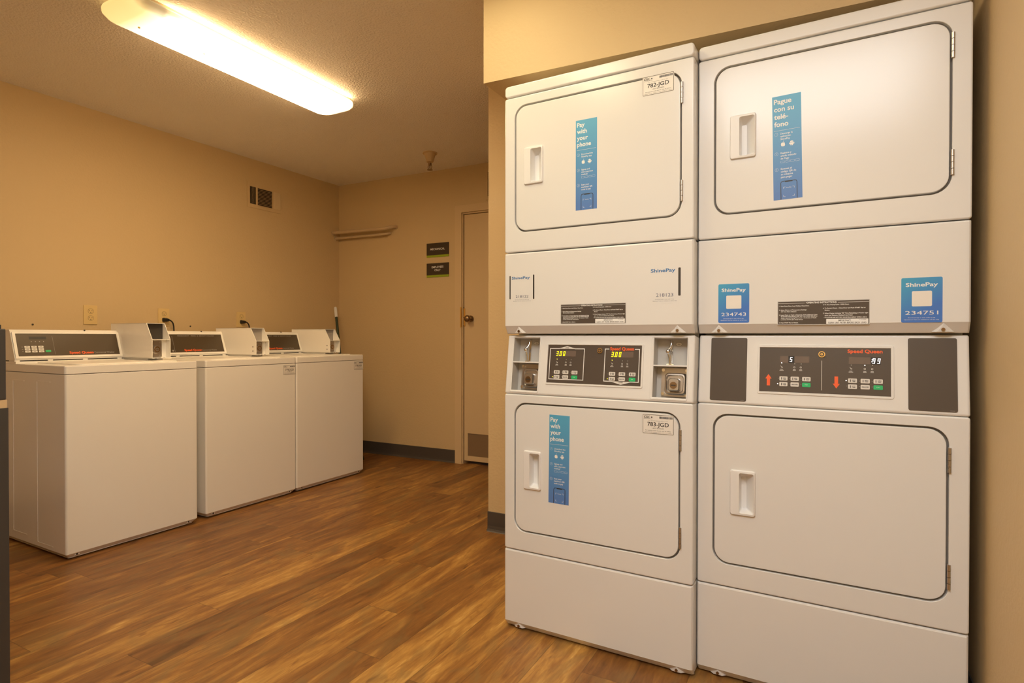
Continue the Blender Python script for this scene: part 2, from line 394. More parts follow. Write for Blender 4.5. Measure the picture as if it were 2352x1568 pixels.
# vent above the door
def register(t, w, h, sections):
    """sections: (x0, x1, kind) kind h/v/closed"""
    b = B()
    loops_out = rr(0, w, 0, h, .006, 0, 3)
    xs = [0]+[q for s in sections for q in s[:2]]+[w]
    box(b, 0, w, -.006, 0, 0, .030); box(b, 0, w, -.006, 0, h-.036, h)
    prev = 0
    for x0, x1, k in sections: box(b, prev, x0, -.006, 0, .030, h-.036); prev = x1
    box(b, prev, w, -.006, 0, .030, h-.036)
    obj('vent_frame', b, 'wall', t, smooth=False)
    b = B(); 
    for x0, x1, k in sections: rect(b, x0, x1, .030, h-.036, -.0008)
    obj('duct_opening', b, 'black', t, smooth=False)
    b = B()
    for x0, x1, k in sections:
        if k == 'h':
            n = 12; dz = (h-.066)/n
            for i in range(n+1):
                z = .030+i*dz; prism(b, [(-.002, z-.001), (-.011, z-.0045), (-.0115, z-.0032), (-.002, z+.0012)], x0, x1)
        else:
            n = 5 if k == 'v' else 6; dx = (x1-x0)/n
            for i in range(n+1):
                x = x0+i*dx; s = 1 if k == 'v' else -1; o = dx*.75*s if k == 'c' else dx*.35*s
                a = [b.verts.new(p) for p in ((x, -.002, .030), (x+.001, -.002, .030), (x+.001-o, -.011, .030), (x-o, -.011, .030))]
                c = [b.verts.new(p) for p in ((x, -.002, h-.036), (x+.001, -.002, h-.036), (x+.001-o, -.011, h-.036), (x-o, -.011, h-.036))]
                for q in range(4): b.faces.new((a[q], a[(q+1) % 4], c[(q+1) % 4], c[q]))
                b.faces.new(a); b.faces.new(c)
    obj('slats', b, 'wall', t, smooth=False)
LW = PI/2   # left wall things face +X
v = thing('air_vent', 'painted ceiling-height air register on the left wall with three slat sections', 'vent', (XL, 3.064, 2.086), LW)
register(v, .325, .203, [(.024, .080, 'v'), (.096, .234, 'h'), (.248, .306, 'c')])
v = thing('air_vent', 'wide painted air grille on the back wall above the door', 'vent', (-2.428, yb(-2.428), 2.170), math.atan(BR))
register(v, .50, .262, [(.016, .484, 'h')])

# ---------------------------------------------------------------- sprinkler, wall signs, rail
s = thing('fire_sprinkler', 'white cone-shaped fire sprinkler with brass head on the ceiling by the door', 'sprinkler', (-2.680, 3.655, ZC))
b = B(); cyl(b, (0, 0, 0), (0, 0, -.006), .056, 28); cyl(b, (0, 0, -.006), (0, 0, -.070), .044, 28, 0, .026); obj('escutcheon', b, 'trim', s)
b = B(); cyl(b, (0, 0, -.078), (0, 0, -.094), .013, 12)
for sg in (-1, 1): tube(b, [(sg*.010, 0, -.092), (sg*.018, 0, -.105), (sg*.014, 0, -.120), (sg*.003, 0, -.130)], .003, 8)
cyl(b, (0, 0, -.128), (0, 0, -.131), .021, 20); cyl(b, (0, 0, -.094), (0, 0, -.128), .004, 8)
obj('sprinkler_head', b, 'bronze', s)

def sign(lines, z0, z1, label):
    t = thing('wall_sign', label, 'sign', (-3.015, yb(-3.015), z0), math.atan(BR), 'brown and lime signs beside the door')
    h = z1-z0; w_ = .226
    b = B(); box(b, 0, w_, -.006, 0, .018, h, 0); box(b, 0, w_, -.006, 0, 0, .018, 1)
    n = len(lines)
    for i, s_ in enumerate(lines):
        zz = (h+.018)/2-.0085+(n-1)*.0135-i*.027-(0 if n == 1 else -.004)
        txt(b, s_, w_/2, zz, .0165, -.0064, 2, maxw=.185, align='C', bold=.012)
    obj('sign_plate', b, ['sign', 'lime', 'white'], t, smooth=False)
sign(['MECHANICAL'], 1.737, 1.857, 'small brown sign reading MECHANICAL with lime bottom stripe, above the other')
sign(['EMPLOYEES', 'ONLY'], 1.567, 1.686, 'small brown sign reading EMPLOYEES ONLY with lime bottom stripe, below the other')

t = thing('wall_rail', 'cream painted double pipe rail mounted high in the back left corner', 'rail', (XL, yb(XL), 0), math.atan(BR))
b = B(); tube(b, [(.0, -.075, 2.020), (.25, -.075, 2.016), (.62, -.075, 2.010)]+[(.62+.05*math.sin(a), -.075+.05*(1-math.cos(a)), 2.010+.012*a) for a in (.4, .8, 1.2, 1.55)]+[(.672, 0, 2.03)], .0155, 14)
cyl(b, (.672, -.006, 2.03), (.672, 0, 2.03), .022, 16); cyl(b, (0, -.075, 2.02), (.005, -.075, 2.02), .024, 16)
obj('upper_pipe', b, 'rack', t)
b = B(); tube(b, [(.0, -.045, 1.972), (.3, -.045, 1.970), (.56, -.045, 1.968), (.590, -.037, 1.970), (.608, -.018, 1.975), (.612, 0, 1.980)], .012, 14)
cyl(b, (0, -.045, 1.972), (.005, -.045, 1.972), .020, 16)
obj('lower_pipe', b, 'rack', t)

# ---------------------------------------------------------------- light fittings
def fixture(name, label, loc, rz, lens):
    t = thing(name, label, 'light', loc, rz)
    b = B(); box(b, -.105, .105, .03, 1.255, -.026, 0); obj('housing', b, mat('cream_light_housing', (.55, .42, .25), .5), t, smooth=False)
    b = B()
    def lp(x0, x1, y0, y1, r, z, n=8):
        return [(p[0], p[2], z) for p in rr(x0, x1, y0, y1, r, 0, n)]
    loft(b, [lp(-.132, .132, -.005, 1.29, .075, -.024), lp(-.135, .135, -.008, 1.293, .078, -.032), lp(-.134, .134, -.006, 1.291, .076, -.044), lp(-.124, .124, .012, 1.273, .068, -.060), lp(-.100, .100, .045, 1.240, .055, -.070), lp(-.05, .05, .09, 1.195, .03, -.074)], True, True)
    obj('diffuser', b, lens, t)
    for x, y in ((-.03, .12), (0, .40)): b = B(); cyl(b, (x, y, -.0735), (x, y, -.078), .005, 10); obj('lens_screw', b, 'brass', t)
    return t
fixture('ceiling_light', 'long glowing wraparound fluorescent ceiling light above the washers', (-2.59, 1.345, ZC), 0, 'lens_warm')
fixture('ceiling_light', 'added second wraparound fluorescent ceiling light in front of the dryers, out of view', (-1.08, .46, ZC), 0, 'lens_near')
t = thing('ceiling_light', 'broad flush white fill light panel added above the camera, out of view', 'light', (-.20, -.02, ZC))
b = B()
for q in ((-.56, .56, -.62, -.60), (-.56, .56, .60, .62), (-.56, -.54, -.60, .60), (.54, .56, -.60, .60)): box(b, q[0], q[1], q[2], q[3], -.03, 0)
obj('housing', b, 'white_plastic', t, smooth=False)
b = B(); box(b, -.54, .54, -.60, .60, -.024, -.01); obj('diffuser', b, mat('added_fill_panel', (.8, .8, .8), .5, emit=FILL_PANEL[0], es=FILL_PANEL[1]), t, smooth=False)

# ---------------------------------------------------------------- stickers
def s_pay(w, h, lines, steps, phone=True):
    """origin bottom-left, y = 0 outer face; returns bm"""
    b = B(); box(b, 0, w, -.0003, .0, 0, h, 0)
    Z = lambda f: h*(1-f)
    for i, l in enumerate(lines): txt(b, l, w*.06, Z(.072+.0725*i+.004), h*.047, -.0006, 1, bold=.022, maxw=w*.87)
    rect(b, w*.05, w*.95, Z(.334), Z(.334)+.0007, -.0006, 1)
    for k, (fz, ls) in enumerate(steps):
        disc(b, w*.125, Z(fz)+h*.004, w*.06, -.0006, 1, ring=.0004); txt(b, str(k+1), w*.125, Z(fz)-h*.001, h*.0115, -.0006, 1, align='C')
        for i, l in enumerate(ls): txt(b, l, w*.27, Z(fz+.0265*i), h*.0165, -.0006, 1, bold=.01, maxw=w*.68)
    # phone maker marks
    cz = Z(.468); cx = w*.36; r = w*.085
    P = [(cx+r*.95*math.cos(a)*(1-.10*math.cos(2*a)), cz-r*.1+r*math.sin(a)*(1-.12*abs(math.sin(a))**6)) for a in [2*PI*i/24 for i in range(24)]]
    P = [p for p in P if not (p[0] > cx+r*.7 and abs(p[1]-cz-r*.15) < r*.42)]
    poly(b, P, -.0006, 1); poly(b, [(cx, cz+r*1.0), (cx+r*.5, cz+r*1.45), (cx+r*.12, cz+r*1.5)], -.0006, 1)
    cx = w*.66
    loft(b, [rr(cx-r*.7, cx+r*.7, cz-r*.75, cz+r*.25, r*.15, -.0006, 3)], False, True, 1)
    poly(b, [(cx+r*.7*math.cos(a), cz+r*.4+r*.65*math.sin(a)) for a in [PI*i/10 for i in range(11)]], -.0006, 1)
    for q in (-1, 1):
        rect(b, cx+q*r*.92-r*.14, cx+q*r*.92+r*.14, cz-r*.45, cz+r*.2, -.0006, 1); rect(b, cx+q*r*.3-r*.13, cx+q*r*.3+r*.13, cz-r*1.15, cz-r*.7, -.0006, 1)
    # card outlines
    for i in range(4): ringrect(b, w*(.27+.17*i), w*(.27+.17*i)+w*.135, Z(.647), Z(.628), .0006, .0004, -.0006, 1, 2)
    # phone drawing, bottom
    x0, x1, z1 = w*.25, w*.83, h*.178; t_ = w*.024
    ptsO = [(x0, 0), (x0, z1-w*.08), (x0+w*.02, z1-w*.02), (x0+w*.08, z1), (x1-w*.08, z1), (x1-w*.02, z1-w*.02), (x1, z1-w*.08), (x1, 0)]
    ptsI = [(x0+t_, 0), (x0+t_, z1-w*.08), (x0+t_+w*.01, z1-w*.03-t_*.5), (x0+.08*w, z1-t_), (x1-.08*w, z1-t_), (x1-t_-w*.01, z1-w*.03-t_*.5), (x1-t_, z1-w*.08), (x1-t_, 0)]
    for i in range(7): bm_q = [ptsO[i], ptsO[i+1], ptsI[i+1], ptsI[i]]; poly(b, bm_q, -.0006, 2)
    rect(b, (x0+x1)/2-w*.13, (x0+x1)/2+w*.13, z1-t_*2, z1-t_*.9, -.0006, 2)
    a0, a1, c0, c1 = x0+w*.10, x1-w*.10, h*.025, h*.120; q = w*.07
    for (px, pz, dx, dz) in ((a0, c0, 1, 1), (a1, c0, -1, 1), (a0, c1, 1, -1), (a1, c1, -1, -1)):
        rect(b, min(px, px+dx*q), max(px, px+dx*q), min(pz, pz+dz*.0007), max(pz, pz+dz*.0007), -.0006, 1)
        rect(b, min(px, px+dx*.0007), max(px, px+dx*.0007), min(pz, pz+dz*q), max(pz, pz+dz*q), -.0006, 1)
    txt(b, 'ShinePay', (a0+a1)/2, c1-h*.012, h*.009, -.0006, 1, align='C')
    return b
def s_shine(w, h, num, blue):
    b = B()
    L = [rr(0, w, 0, h, .004 if blue else .001, 0, 4), rr(0, w, 0, h, .004 if blue else .001, -.0003, 4)]
    loft(b, L, True, True, 0)
    tw = w*.78
    txt(b, 'ShinePay', w*.5 if blue else w*.44, h*.80, h*.085, -.0006, 1, w=tw if blue else w*.86, align='C', bold=.02)
    if blue:
        loft(b, [rr(w*.26, w*.75, h*.36, h*.70, .003, -.0006, 4)], False, True, 3)
    txt(b, num, w*.5, h*.175, h*.085, -.0006, 2, w=w*.80 if blue else w*.60, align='C')
    txt(b, 'Download app or scan code to pay', w*.5, h*.10, h*.02, -.0006, 2, w=w*.66, align='C')
    txt(b, 'Questions? Visit our website or call for help', w*.5, h*.055, h*.02, -.0006, 2, w=w*.84, align='C')
    return b
def s_csc(w, h, num, light=False):
    b = B(); L = [rr(0, w, 0, h, .004, 0, 4), rr(0, w, 0, h, .004, -.0003, 4)]; loft(b, L, True, True, 0)
    ringrect(b, .001, w-.001, .001, h-.001, .003, .0012, -.0006, 1)
    txt(b, 'CSC', w*.05, h*.80, h*.115, -.0006, 1, w=w*.20, bold=.03); disc(b, w*.30, h*.85, h*.04, -.0006, 1, 6); txt(b, 'ServiceWorks', w*.05, h*.745, h*.03, -.0006, 1, w=w*.27)
    random.seed(3); x = w*.54
    while x < w*.94: d = random.choice((.0006, .0009, .0013)); rect(b, x, x+d, h*.80, h*.91, -.0006, 1); x += d+random.choice((.0004, .0007))
    txt(b, 'For service please call or visit', w*.5, h*.665, h*.03, -.0006, 1, w=w*.62, align='C')
    txt(b, num, w*.5, h*.40, h*.20, -.0006, 1, w=w*.68, align='C', bold=.012)
    txt(b, '1-877-264-6622', w*.5, h*.27, h*.055, -.0006, 1, w=w*.38, align='C')
    txt(b, 'For service and refunds visit us online', w*.5, h*.16, h*.04, -.0006, 1, w=w*.80, align='C', bold=.01)
    txt(b, 'Please have the machine number ready when calling', w*.5, h*.08, h*.03, -.0006, 1, w=w*.84, align='C')
    return b
def s_instr(w, h):
    b = B(); L = [rr(0, w, 0, h, .002, 0, 3), rr(0, w, 0, h, .002, -.0003, 3)]; loft(b, L, True, True, 0)
    ringrect(b, .0004, w-.0004, .0004, h-.0004, .0018, .0009, -.0006, 1, 3)
    rect(b, .002, w*.31, h*.900, h*.912, -.0006, 1); rect(b, w*.67, w-.002, h*.900, h*.912, -.0006, 1)
    txt(b, '\u2022OPERATING INSTRUCTIONS\u2022', w*.49, h*.885, h*.065, -.0006, 1, w=w*.34, align='C', bold=.03)
    T_ = [(.01, .775, '1. Open Dryer Door, Load Clothes, Close Door.', .34), (.01, .61, '2. Select Fabric and Temperature Settings', .31), (.03, .54, 'OR Turn Fabric Selector.', .18),
          (.01, .40, '3. Insert Coins or Card as Required. Add Additional Coins', .43), (.03, .34, 'to Card for more drying Time. DO Turn FINISH IMAGE to', .41), (.03, .275, 'obtain desired Drying Time. Last 1-2 minutes of Cycle', .40), (.03, .205, 'is COOL DOWN (No Heat) Period.', .25), (.01, .075, '4. Push START Pad or Button.', .22),
          (.50, .80, '5. To Stop Drying Cycle - OPEN Door.', .28), (.50, .655, '6. To Restart Dryer - Close Door and Push START Pad or', .45), (.52, .575, 'Button.', .055),
          (.50, .445, '7. When Display Indicates "00" Time Remaining or Power Light', .475), (.52, .365, 'goes out, Remove Clothes from Dryer.', .30), (.51, .275, '\u2022 IF CLOTHES ARE NOT DRY, RE-DRYING REPEAT STEPS 3 AND 4.', .455)]
    for x, z, s_, ww in T_: txt(b, s_, w*x+.002, h*z, h*.040, -.0006, 1, w=w*ww, bold=.03)
    loft(b, [rr(w*.545, w*.985, h*.03, h*.235, .001, -.0006, 2)], False, True, 1)
    txt(b, 'IMPORTANT!', w*.74, h*.145, h*.06, -.0009, 0, w=w*.13, align='C', bold=.02); txt(b, '513498P', w*.93, h*.19, h*.03, -.0009, 0, w=w*.07, align='C')
    txt(b, 'CLEAN  LINT  FILTER  BEFORE  EACH  LOAD', w*.765, h*.055, h*.055, -.0009, 0, w=w*.40, align='C', bold=.02)
    return b
EN = ['Pay', 'with', 'your', 'phone']
EN_S = [(.390, ['Download the', 'ShinePay app']), (.560, ['Signup and', 'add a payment', 'method']), (.728, ['Scan your', "machine's QR", 'code to pay'])]
ES = ['Pague', 'con su', 'tel\u00e9-', 'fono']
ES_S = [(.372, ['Descarga la', 'aplicaci\u00f3n', 'ShinePay']), (.560, ['Registre y', 'a\u00f1ade m\u00e9todo', 'de Pago']), (.712, ['Escanee el', 'c\u00f3digo QR de', 'su m\u00e1quina', 'para pagar'])]

# ---------------------------------------------------------------- stacked dryers
DW, ZT, ZLS, ZDS, ZSP, ZCB, ZLOW, ZBT = .683, 1.9638, 1.9206, 1.3614, 1.0680, .8535, .2889, .004
LEAN = math.atan2(.028, .2105)
def place(o, x, z): o.location = (x, 0, z); return o
def front_panel(bm, x0, x1, z0, z1, **k): pan(bm, x0, x1, z0, z1, 0, .03, **k)
def make_door(parent, x0, x1, z0, z1, hx0, hx1, hz0, hz1, hin):
    """door leaf inside the routed opening, with its recessed pull and hinges"""
    g = .0065; b = B()
    L = [rr(x0+g, x1-g, z0+g, z1-g, .042, .014, 8), rr(x0+g, x1-g, z0+g, z1-g, .042, .003, 8), rr(x0+g+.001, x1-g-.001, z0+g+.001, z1-g-.001, .041, .0008, 8), rr(x0+g+.003, x1-g-.003, z0+g+.003, z1-g-.003, .039, 0, 8),
         rr(hx0+.006, hx1-.006, hz0+.006, hz1-.006, .006, 0, 8), rr(hx0+.006, hx1-.006, hz0+.006, hz1-.006, .006, .012, 8)]
    loft(b, L, False, False)
    d = obj('door', b, 'enamel', parent)
    b = B(); n = 8
    def lp(x0, x1, z0, z1, r, y, bul=0):
        pts = rr(x0, x1, z0, z1, r, y, n)
        zm = (z0+z1)/2; hh = (z1-z0)/2; xm = (x0+x1)/2
        return [(px+(bul*(1-((pz-zm)/hh)**2) if px > xm else -bul*.6*(1-((pz-zm)/hh)**2)), py, pz) for px, py, pz in pts]
    w = hx1-hx0
    L = [lp(hx0, hx1, hz0, hz1, .007, .002, .002), lp(hx0, hx1, hz0, hz1, .007, -.003, .002), lp(hx0+.002, hx1-.002, hz0+.002, hz1-.002, .006, -.0060, .002),
         lp(hx0+w*.37, hx1-.0045, hz0+.0075, hz1-.0075, .005, -.0068, .003), lp(hx0+w*.375, hx1-.0055, hz0+.0085, hz1-.0085, .005, -.0045, .003),
         lp(hx0+w*.40, hx1-w*.40, hz0+.016, hz1-.024, .004, .026, .002)]
    loft(b, L, False, True)
    obj('door_handle', b, 'white_plastic', d, label='moulded white recessed pull handle')
    for zc in hin:
        b = B(); xh = x1-.0005; h = .066
        for k in range(4): cyl(b, (xh, -.0015, zc-h/2+k*h/4+.0006), (xh, -.0015, zc-h/2+(k+1)*h/4-.0006), .0042, 10)
        box(b, xh-.003, xh+.003, .001, .006, zc-h/2, zc+h/2)
        obj('hinge', b, 'steel', d)
    return d
def screw(b, x, y, z, r=.0055, mi=0):
    cyl(b, (x, y, z), (x, y-.0035, z), r, 12, mi)
def hem_y(z, z0, ch):
    t = max(0, min(1, (z0+ch-z)/(ch-.003))); return .001+t*.0165
def notch_pocket(b, x, z0, ch):
    """flat tent-shaped screw boss standing on the folded hem"""
    zb = z0+.003; za = z0+ch*.97; yf = .0045
    O = [b.verts.new((x-.027, hem_y(zb, z0, ch)+.001, zb)), b.verts.new((x, hem_y(za, z0, ch)-.0002, za)), b.verts.new((x+.027, hem_y(zb, z0, ch)+.001, zb))]
    Fv = [b.verts.new((x-.013, yf+.002, zb)), b.verts.new((x, yf-.001, z0+ch*.74)), b.verts.new((x+.013, yf+.002, zb))]
    b.faces.new((Fv[0], Fv[1], Fv[2])); b.faces.new((O[0], O[1], Fv[1], Fv[0])); b.faces.new((O[1], O[2], Fv[2], Fv[1])); b.faces.new((O[0], Fv[0], Fv[2], O[2]))
def chamfer_panel(b, z0, z1, DW, ch=.029):
    """front pan whose lower edge is folded back"""
    e = .005
    L = [rr(0, DW, z0, z1, .006, .10, 6), rr(0, DW, z0+.001, z1, .006, .028, 6)]
    loft(b, L, True, False)
    prof = [(.03, z1), (e, z1), (e*.3, z1-e*.3), (0, z1-e), (0, z0+ch), (.001, z0+ch-.0012), (.0165, z0+.003), (.0185, z0+.001), (.021, z0), (.03, z0)]
    def sec(x, ins): return [(x, y+ins if y < .022 else y, z) for y, z in prof]
    S = [sec(0, .005), sec(.0012, .002), sec(.005, 0), sec(DW-.012, 0), sec(DW-.005, .0012), sec(DW-.0012, .005), sec(DW, .012)]
    vs = [[b.verts.new(p) for p in s_] for s_ in S]
    for A, C in zip(vs, vs[1:]):
        for i in range(len(prof)-1): b.faces.new((A[i], A[i+1], C[i+1], C[i]))
    b.faces.new(vs[0]); b.faces.new(list(reversed(vs[-1])))

def stacked_dryer(loc, rz, label, kind, DW=.683):
    t = thing('stacked_dryer', label, 'dryer', loc, rz)
    dx = 0 if kind == 'coin' else .006
    # cabinet body
    b = B(); pan(b, .004, DW-.004, ZBT+.006, ZT-.004, .098, .70, r=.008, e=.002); obj('cabinet', b, 'enamel_b', t)
    for x in (.05, DW-.05):
        for y in (.12, .62): b = B(); cyl(b, (x, y, 0), (x, y, .02), .018, 14); obj('levelling_foot', b, 'black', t)
    # lid strip
    b = B(); pan(b, 0, DW, ZLS+.0016, ZT, 0, .66, r=.012, e=.006); obj('top_panel', b, 'enamel', t)
    UD = (.040+dx, .636+dx, 1.4320, 1.8880); LD = (.039+dx, .634+dx, .3575, .8235)
    for (z0, z1, D, nm) in ((ZDS+.0015, ZLS-.0017, UD, 'upper_front_panel'), (ZLOW+.0016, ZCB-.0016, LD, 'lower_front_panel')):
        b = B(); pan(b, 0, DW, z0, z1, 0, .10, r=.007, e=.005, hole=D, hr=.047, hd=.013, n=8)
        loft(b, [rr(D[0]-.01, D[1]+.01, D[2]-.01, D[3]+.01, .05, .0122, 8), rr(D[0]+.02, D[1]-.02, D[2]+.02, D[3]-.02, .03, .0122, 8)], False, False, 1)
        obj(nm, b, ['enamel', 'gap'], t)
    # access panels with the folded lower hem
    for z0, z1, nm, ch in ((ZSP+.0015, ZDS-.0015, 'upper_access_panel', .0285), (ZBT, ZLOW-.0015, 'lower_access_panel', .0235)):
        b = B(); chamfer_panel(b, z0, z1, DW, ch)
        for x in (.056+dx, .6215+dx*.6): notch_pocket(b, x, z0, ch)
        o = obj(nm, b, 'enamel', t, ang=22)
        for x in (.056+dx, .6215+dx*.6): b = B(); screw(b, x, .0065, z0+.0095, .0045); obj('screw', b, 'bronze', o)
    ud = make_door(t, *UD, *((.081, .156, 1.599, 1.7305) if kind == 'coin' else (.0945, .168, 1.5985, 1.731)), (1.8145, 1.512))
    ld = make_door(t, *LD, *((.080, .149, .516, .653) if kind == 'coin' else (.0980, .170, .5165, .6535)), (.738, .433))
    # sloping console
    LM = ((0, 0, ZCB), (-LEAN, 0, 0))
    def cobj(name, b, mats, parent=t, **k):
        return obj(name, b, mats, parent, loc=LM[0] if parent is t else None, rot=LM[1] if parent is t else None, **k)
    H = .2135; x0c, x1c = (.0, DW)
    coin = kind == 'coin'
    if coin:
        holes = [(.0265, .1315, .014, .2035), (.5435, .6490, .014, .2035)]
    else: holes = []
    bz = (.160, .5110, .039, .1845) if coin else (.1730, .5185, .036, .1840)
    dk = (.1665, .5040, .0455, .1780) if coin else (.1790, .5110, .0433, .1752)
    b = B(); e = .006
    L = [rr(x0c, x1c, 0, H, .006, .085, 6), rr(x0c, x1c, 0, H, .006, e, 6)]
    for k in (1, 2, 3):
        a = k*PI/6; i = e*(1-math.cos(a)); L.append(rr(x0c+i, x1c-i, i, H-i, max(.006-i, .0008), e*(1-math.sin(a)), 6))
    g = .0075; L.append(rr(x0c+g, x1c-g, g, H-g, .0006, 0, 6)); loft(b, L, False, False)
    xs = sorted({x0c+g, x1c-g}|{h[i] for h in holes for i in (0, 1)}); zs = sorted({g, H-g}|{h[i] for h in holes for i in (2, 3)})
    for i in range(len(xs)-1):
        for j in range(len(zs)-1):
            cx, cz = (xs[i]+xs[i+1])/2, (zs[j]+zs[j+1])/2
            if any(h[0] < cx < h[1] and h[2] < cz < h[3] for h in holes): continue
            rect(b, xs[i], xs[i+1], zs[j], zs[j+1], 0)
    for h in holes:       # lined recess
        D = .048; a0, a1, c0, c1 = h
        for q in (((a0, 0, c0), (a0, D, c0), (a0, D, c1), (a0, 0, c1)), ((a1, 0, c0), (a1, D, c0), (a1, D, c1), (a1, 0, c1)), ((a0, 0, c0), (a1, 0, c0), (a1, D, c0), (a0, D, c0)), ((a0, 0, c1), (a1, 0, c1), (a1, D, c1), (a0, D, c1))):
            b.faces.new([b.verts.new(p) for p in q]).material_index = 1
        rect(b, a0, a1, c0, c1, D, 1)
        box(b, a0, a1, .0015, D, .1135, .1175)
        loft(b, [rr(a0-.008, a1+.005, c0-.008, c1+.005, .008, -.0000, 6), rr(a0-.007, a1+.004, c0-.007, c1+.004, .007, -.0018, 6), rr(a0-.003, a1+.002, c0-.003, c1+.002, .002, -.0018, 6), rr(a0, a1, c0, c1, .0006, .001, 6)], False, False)
    # raised bezel round the control panel
    loft(b, [rr(bz[0], bz[1], bz[2], bz[3], .006, 0, 6), rr(bz[0]+.001, bz[1]-.001, bz[2]+.001, bz[3]-.001, .005, -.0025, 6), rr(dk[0]-.001, dk[1]+.001, dk[2]-.001, dk[3]+.001, .001, -.0025, 6), rr(dk[0], dk[1], dk[2], dk[3], .0006, -.0006, 6)], False, False)
    cobj('control_console', b, ['enamel', 'liner'])
    # control panel overlay
    b = B(); y = -.0008
    box(b, dk[0], dk[1], -.0006, .0005, dk[2], dk[3], 0)
    mats = ['panel', 'white', 'orange', 'window', 'lit_yellow', 'lit_white', 'black', 'key']
    if coin:
        def bubble(x0, x1, z0, z1, up):
            xm = (x0+x1)/2
            P = [(x0, z0), (x0, z1), (xm-.030, z1), (xm, z1+.0075), (xm+.030, z1), (x1, z1), (x1, z0)] if up else [(x0, z1), (x1, z1), (x1, z0), (xm+.032, z0), (xm, z0-.009), (xm-.032, z0), (x0, z0)]
            outline(b, P, .0024, y, 1)
            if up: poly(b, [(xm-.030, z1-.0004), (xm+.030, z1-.0004), (xm, z1+.0075)], y-.0001, 7); txt(b, 'UPPER', xm, z1+.0012, .0032, y-.0003, 0, w=.014, align='C', bold=.03)
            else: poly(b, [(xm-.032, z0+.0004), (xm, z0-.009), (xm+.032, z0+.0004)], y-.0001, 7); txt(b, 'LOWER', xm, z0-.0045, .0032, y-.0003, 0, w=.015, align='C', bold=.03)
        bubble(.1750, .3035, .0585, .1655, True); bubble(.3785, .4965, .0585, .1660, False)
        rect(b, .393, .481, .160, .172, y-.0002, 0)
        txt(b, 'Speed Queen', .437, .1620, .0105, y-.0004, 2, w=.082, align='C', bold=.03)
        disp = [(.1975, .2735, .1385, .1580), (.3995, .4765, .1385, .1580)]; keyx = [(.2045, .2375, .2715), (.4065, .4405, .4755)]; icx = [.203, .237, .255]; icx2 = [.4045, .4395, .4575]; lockp = (.3605, .1600)
    else:
        txt(b, 'Speed Queen', .4500, .1620, .0095, y-.0002, 2, w=.084, align='C', bold=.03)
        disp = [(.2345, .3120, .1305, .1500), (.4110, .4890, .1305, .1500)]; keyx = [(.2445, .2745, .3050), (.4205, .4510, .4815)]; lockp = (.3440, .1565)
        icx = [.239, .273, .290]; icx2 = [.4165, .450, .4675]
        rect(b, .3434, .3446, .0530, .1385, y, 7)
        for (xa, za, d) in ((.2038, .0780, 1), (.3808, .0775, -1)):
            A = [(-.0045, -.0165), (.0045, -.0165), (.0045, .004), (.0088, .004), (0, .0175), (-.0088, .004), (-.0045, .004)]
            poly(b, [(xa+p*d, za+q*d) for p, q in A], y, 2)
    for icset in (icx, icx2):
        for i, ix in enumerate(icset):
            z = .1235
            disc(b, ix+.001, z+.004, .0009, y, 1, 8); rect(b, ix-.0035, ix+.0035, z-.0135, z-.0125, y, 1); rect(b, ix-(.0055 if i == 0 else .004), ix+(.0055 if i == 0 else .004), z-.0165, z-.0153, y, 1)
            if i == 0: outline(b, [(ix-.003, z-.002), (ix+.003, z-.007), (ix+.0005, z-.008)], .0008, y, 1)
            else: disc(b, ix, z-.006, .0022, y, 1, 10, ring=.0007)
    if not coin:
        disc(b, icx[0], .130, .0016, y-.0002, 5, 10); disc(b, icx2[1], .1275, .0016, y-.0002, 5, 10); disc(b, keyx[0][0]-.0155, .0675, .0016, y-.0002, 5, 10); disc(b, keyx[1][0]-.0155, .0835, .0016, y-.0002, 5, 10)
    else:
        for q in (keyx[0][0]-.0155, keyx[1][0]-.0155): disc(b, q, .0665, .0014, y-.0002, 4, 10)
        disc(b, icx[0], .129, .0013, y-.0002, 4, 8); disc(b, icx2[0], .129, .0013, y-.0002, 4, 8)
    for ks in keyx:
        for kx in ks:
            for z in (.0830, .0680): disc(b, kx-.0140, z, .0006, y, 1, 6)
    cp = cobj('control_panel', b, mats, smooth=False)
    for di, dd in enumerate(disp):
        b = B(); rect(b, *dd, -.0010, 0)
        if coin: seg7(b, '3.00', dd[0]+.001, dd[2]+.0015, .0165, -.0014, 1, pitch=.0130); ms = ['window', 'lit_yellow']
        elif di == 0:
            rect(b, dd[0]+.0225, dd[0]+.0385, dd[2], dd[3], -.0012, 2); seg7(b, '5', dd[0]+.0255, dd[2]+.0025, .0140, -.0014, 1); ms = ['window', 'lit_white', 'black']
        else:
            rect(b, dd[0]+.0530, dd[0]+.0770, dd[2], dd[3], -.0012, 2); seg7(b, ':99', dd[0]+.0560, dd[2]+.0020, .0150, -.0014, 1, pitch=.0118); ms = ['window', 'lit_white', 'black']
        obj('display', b, ms, cp, smooth=False, label='lit display reading '+('3.00' if coin else '5' if di == 0 else '99'))
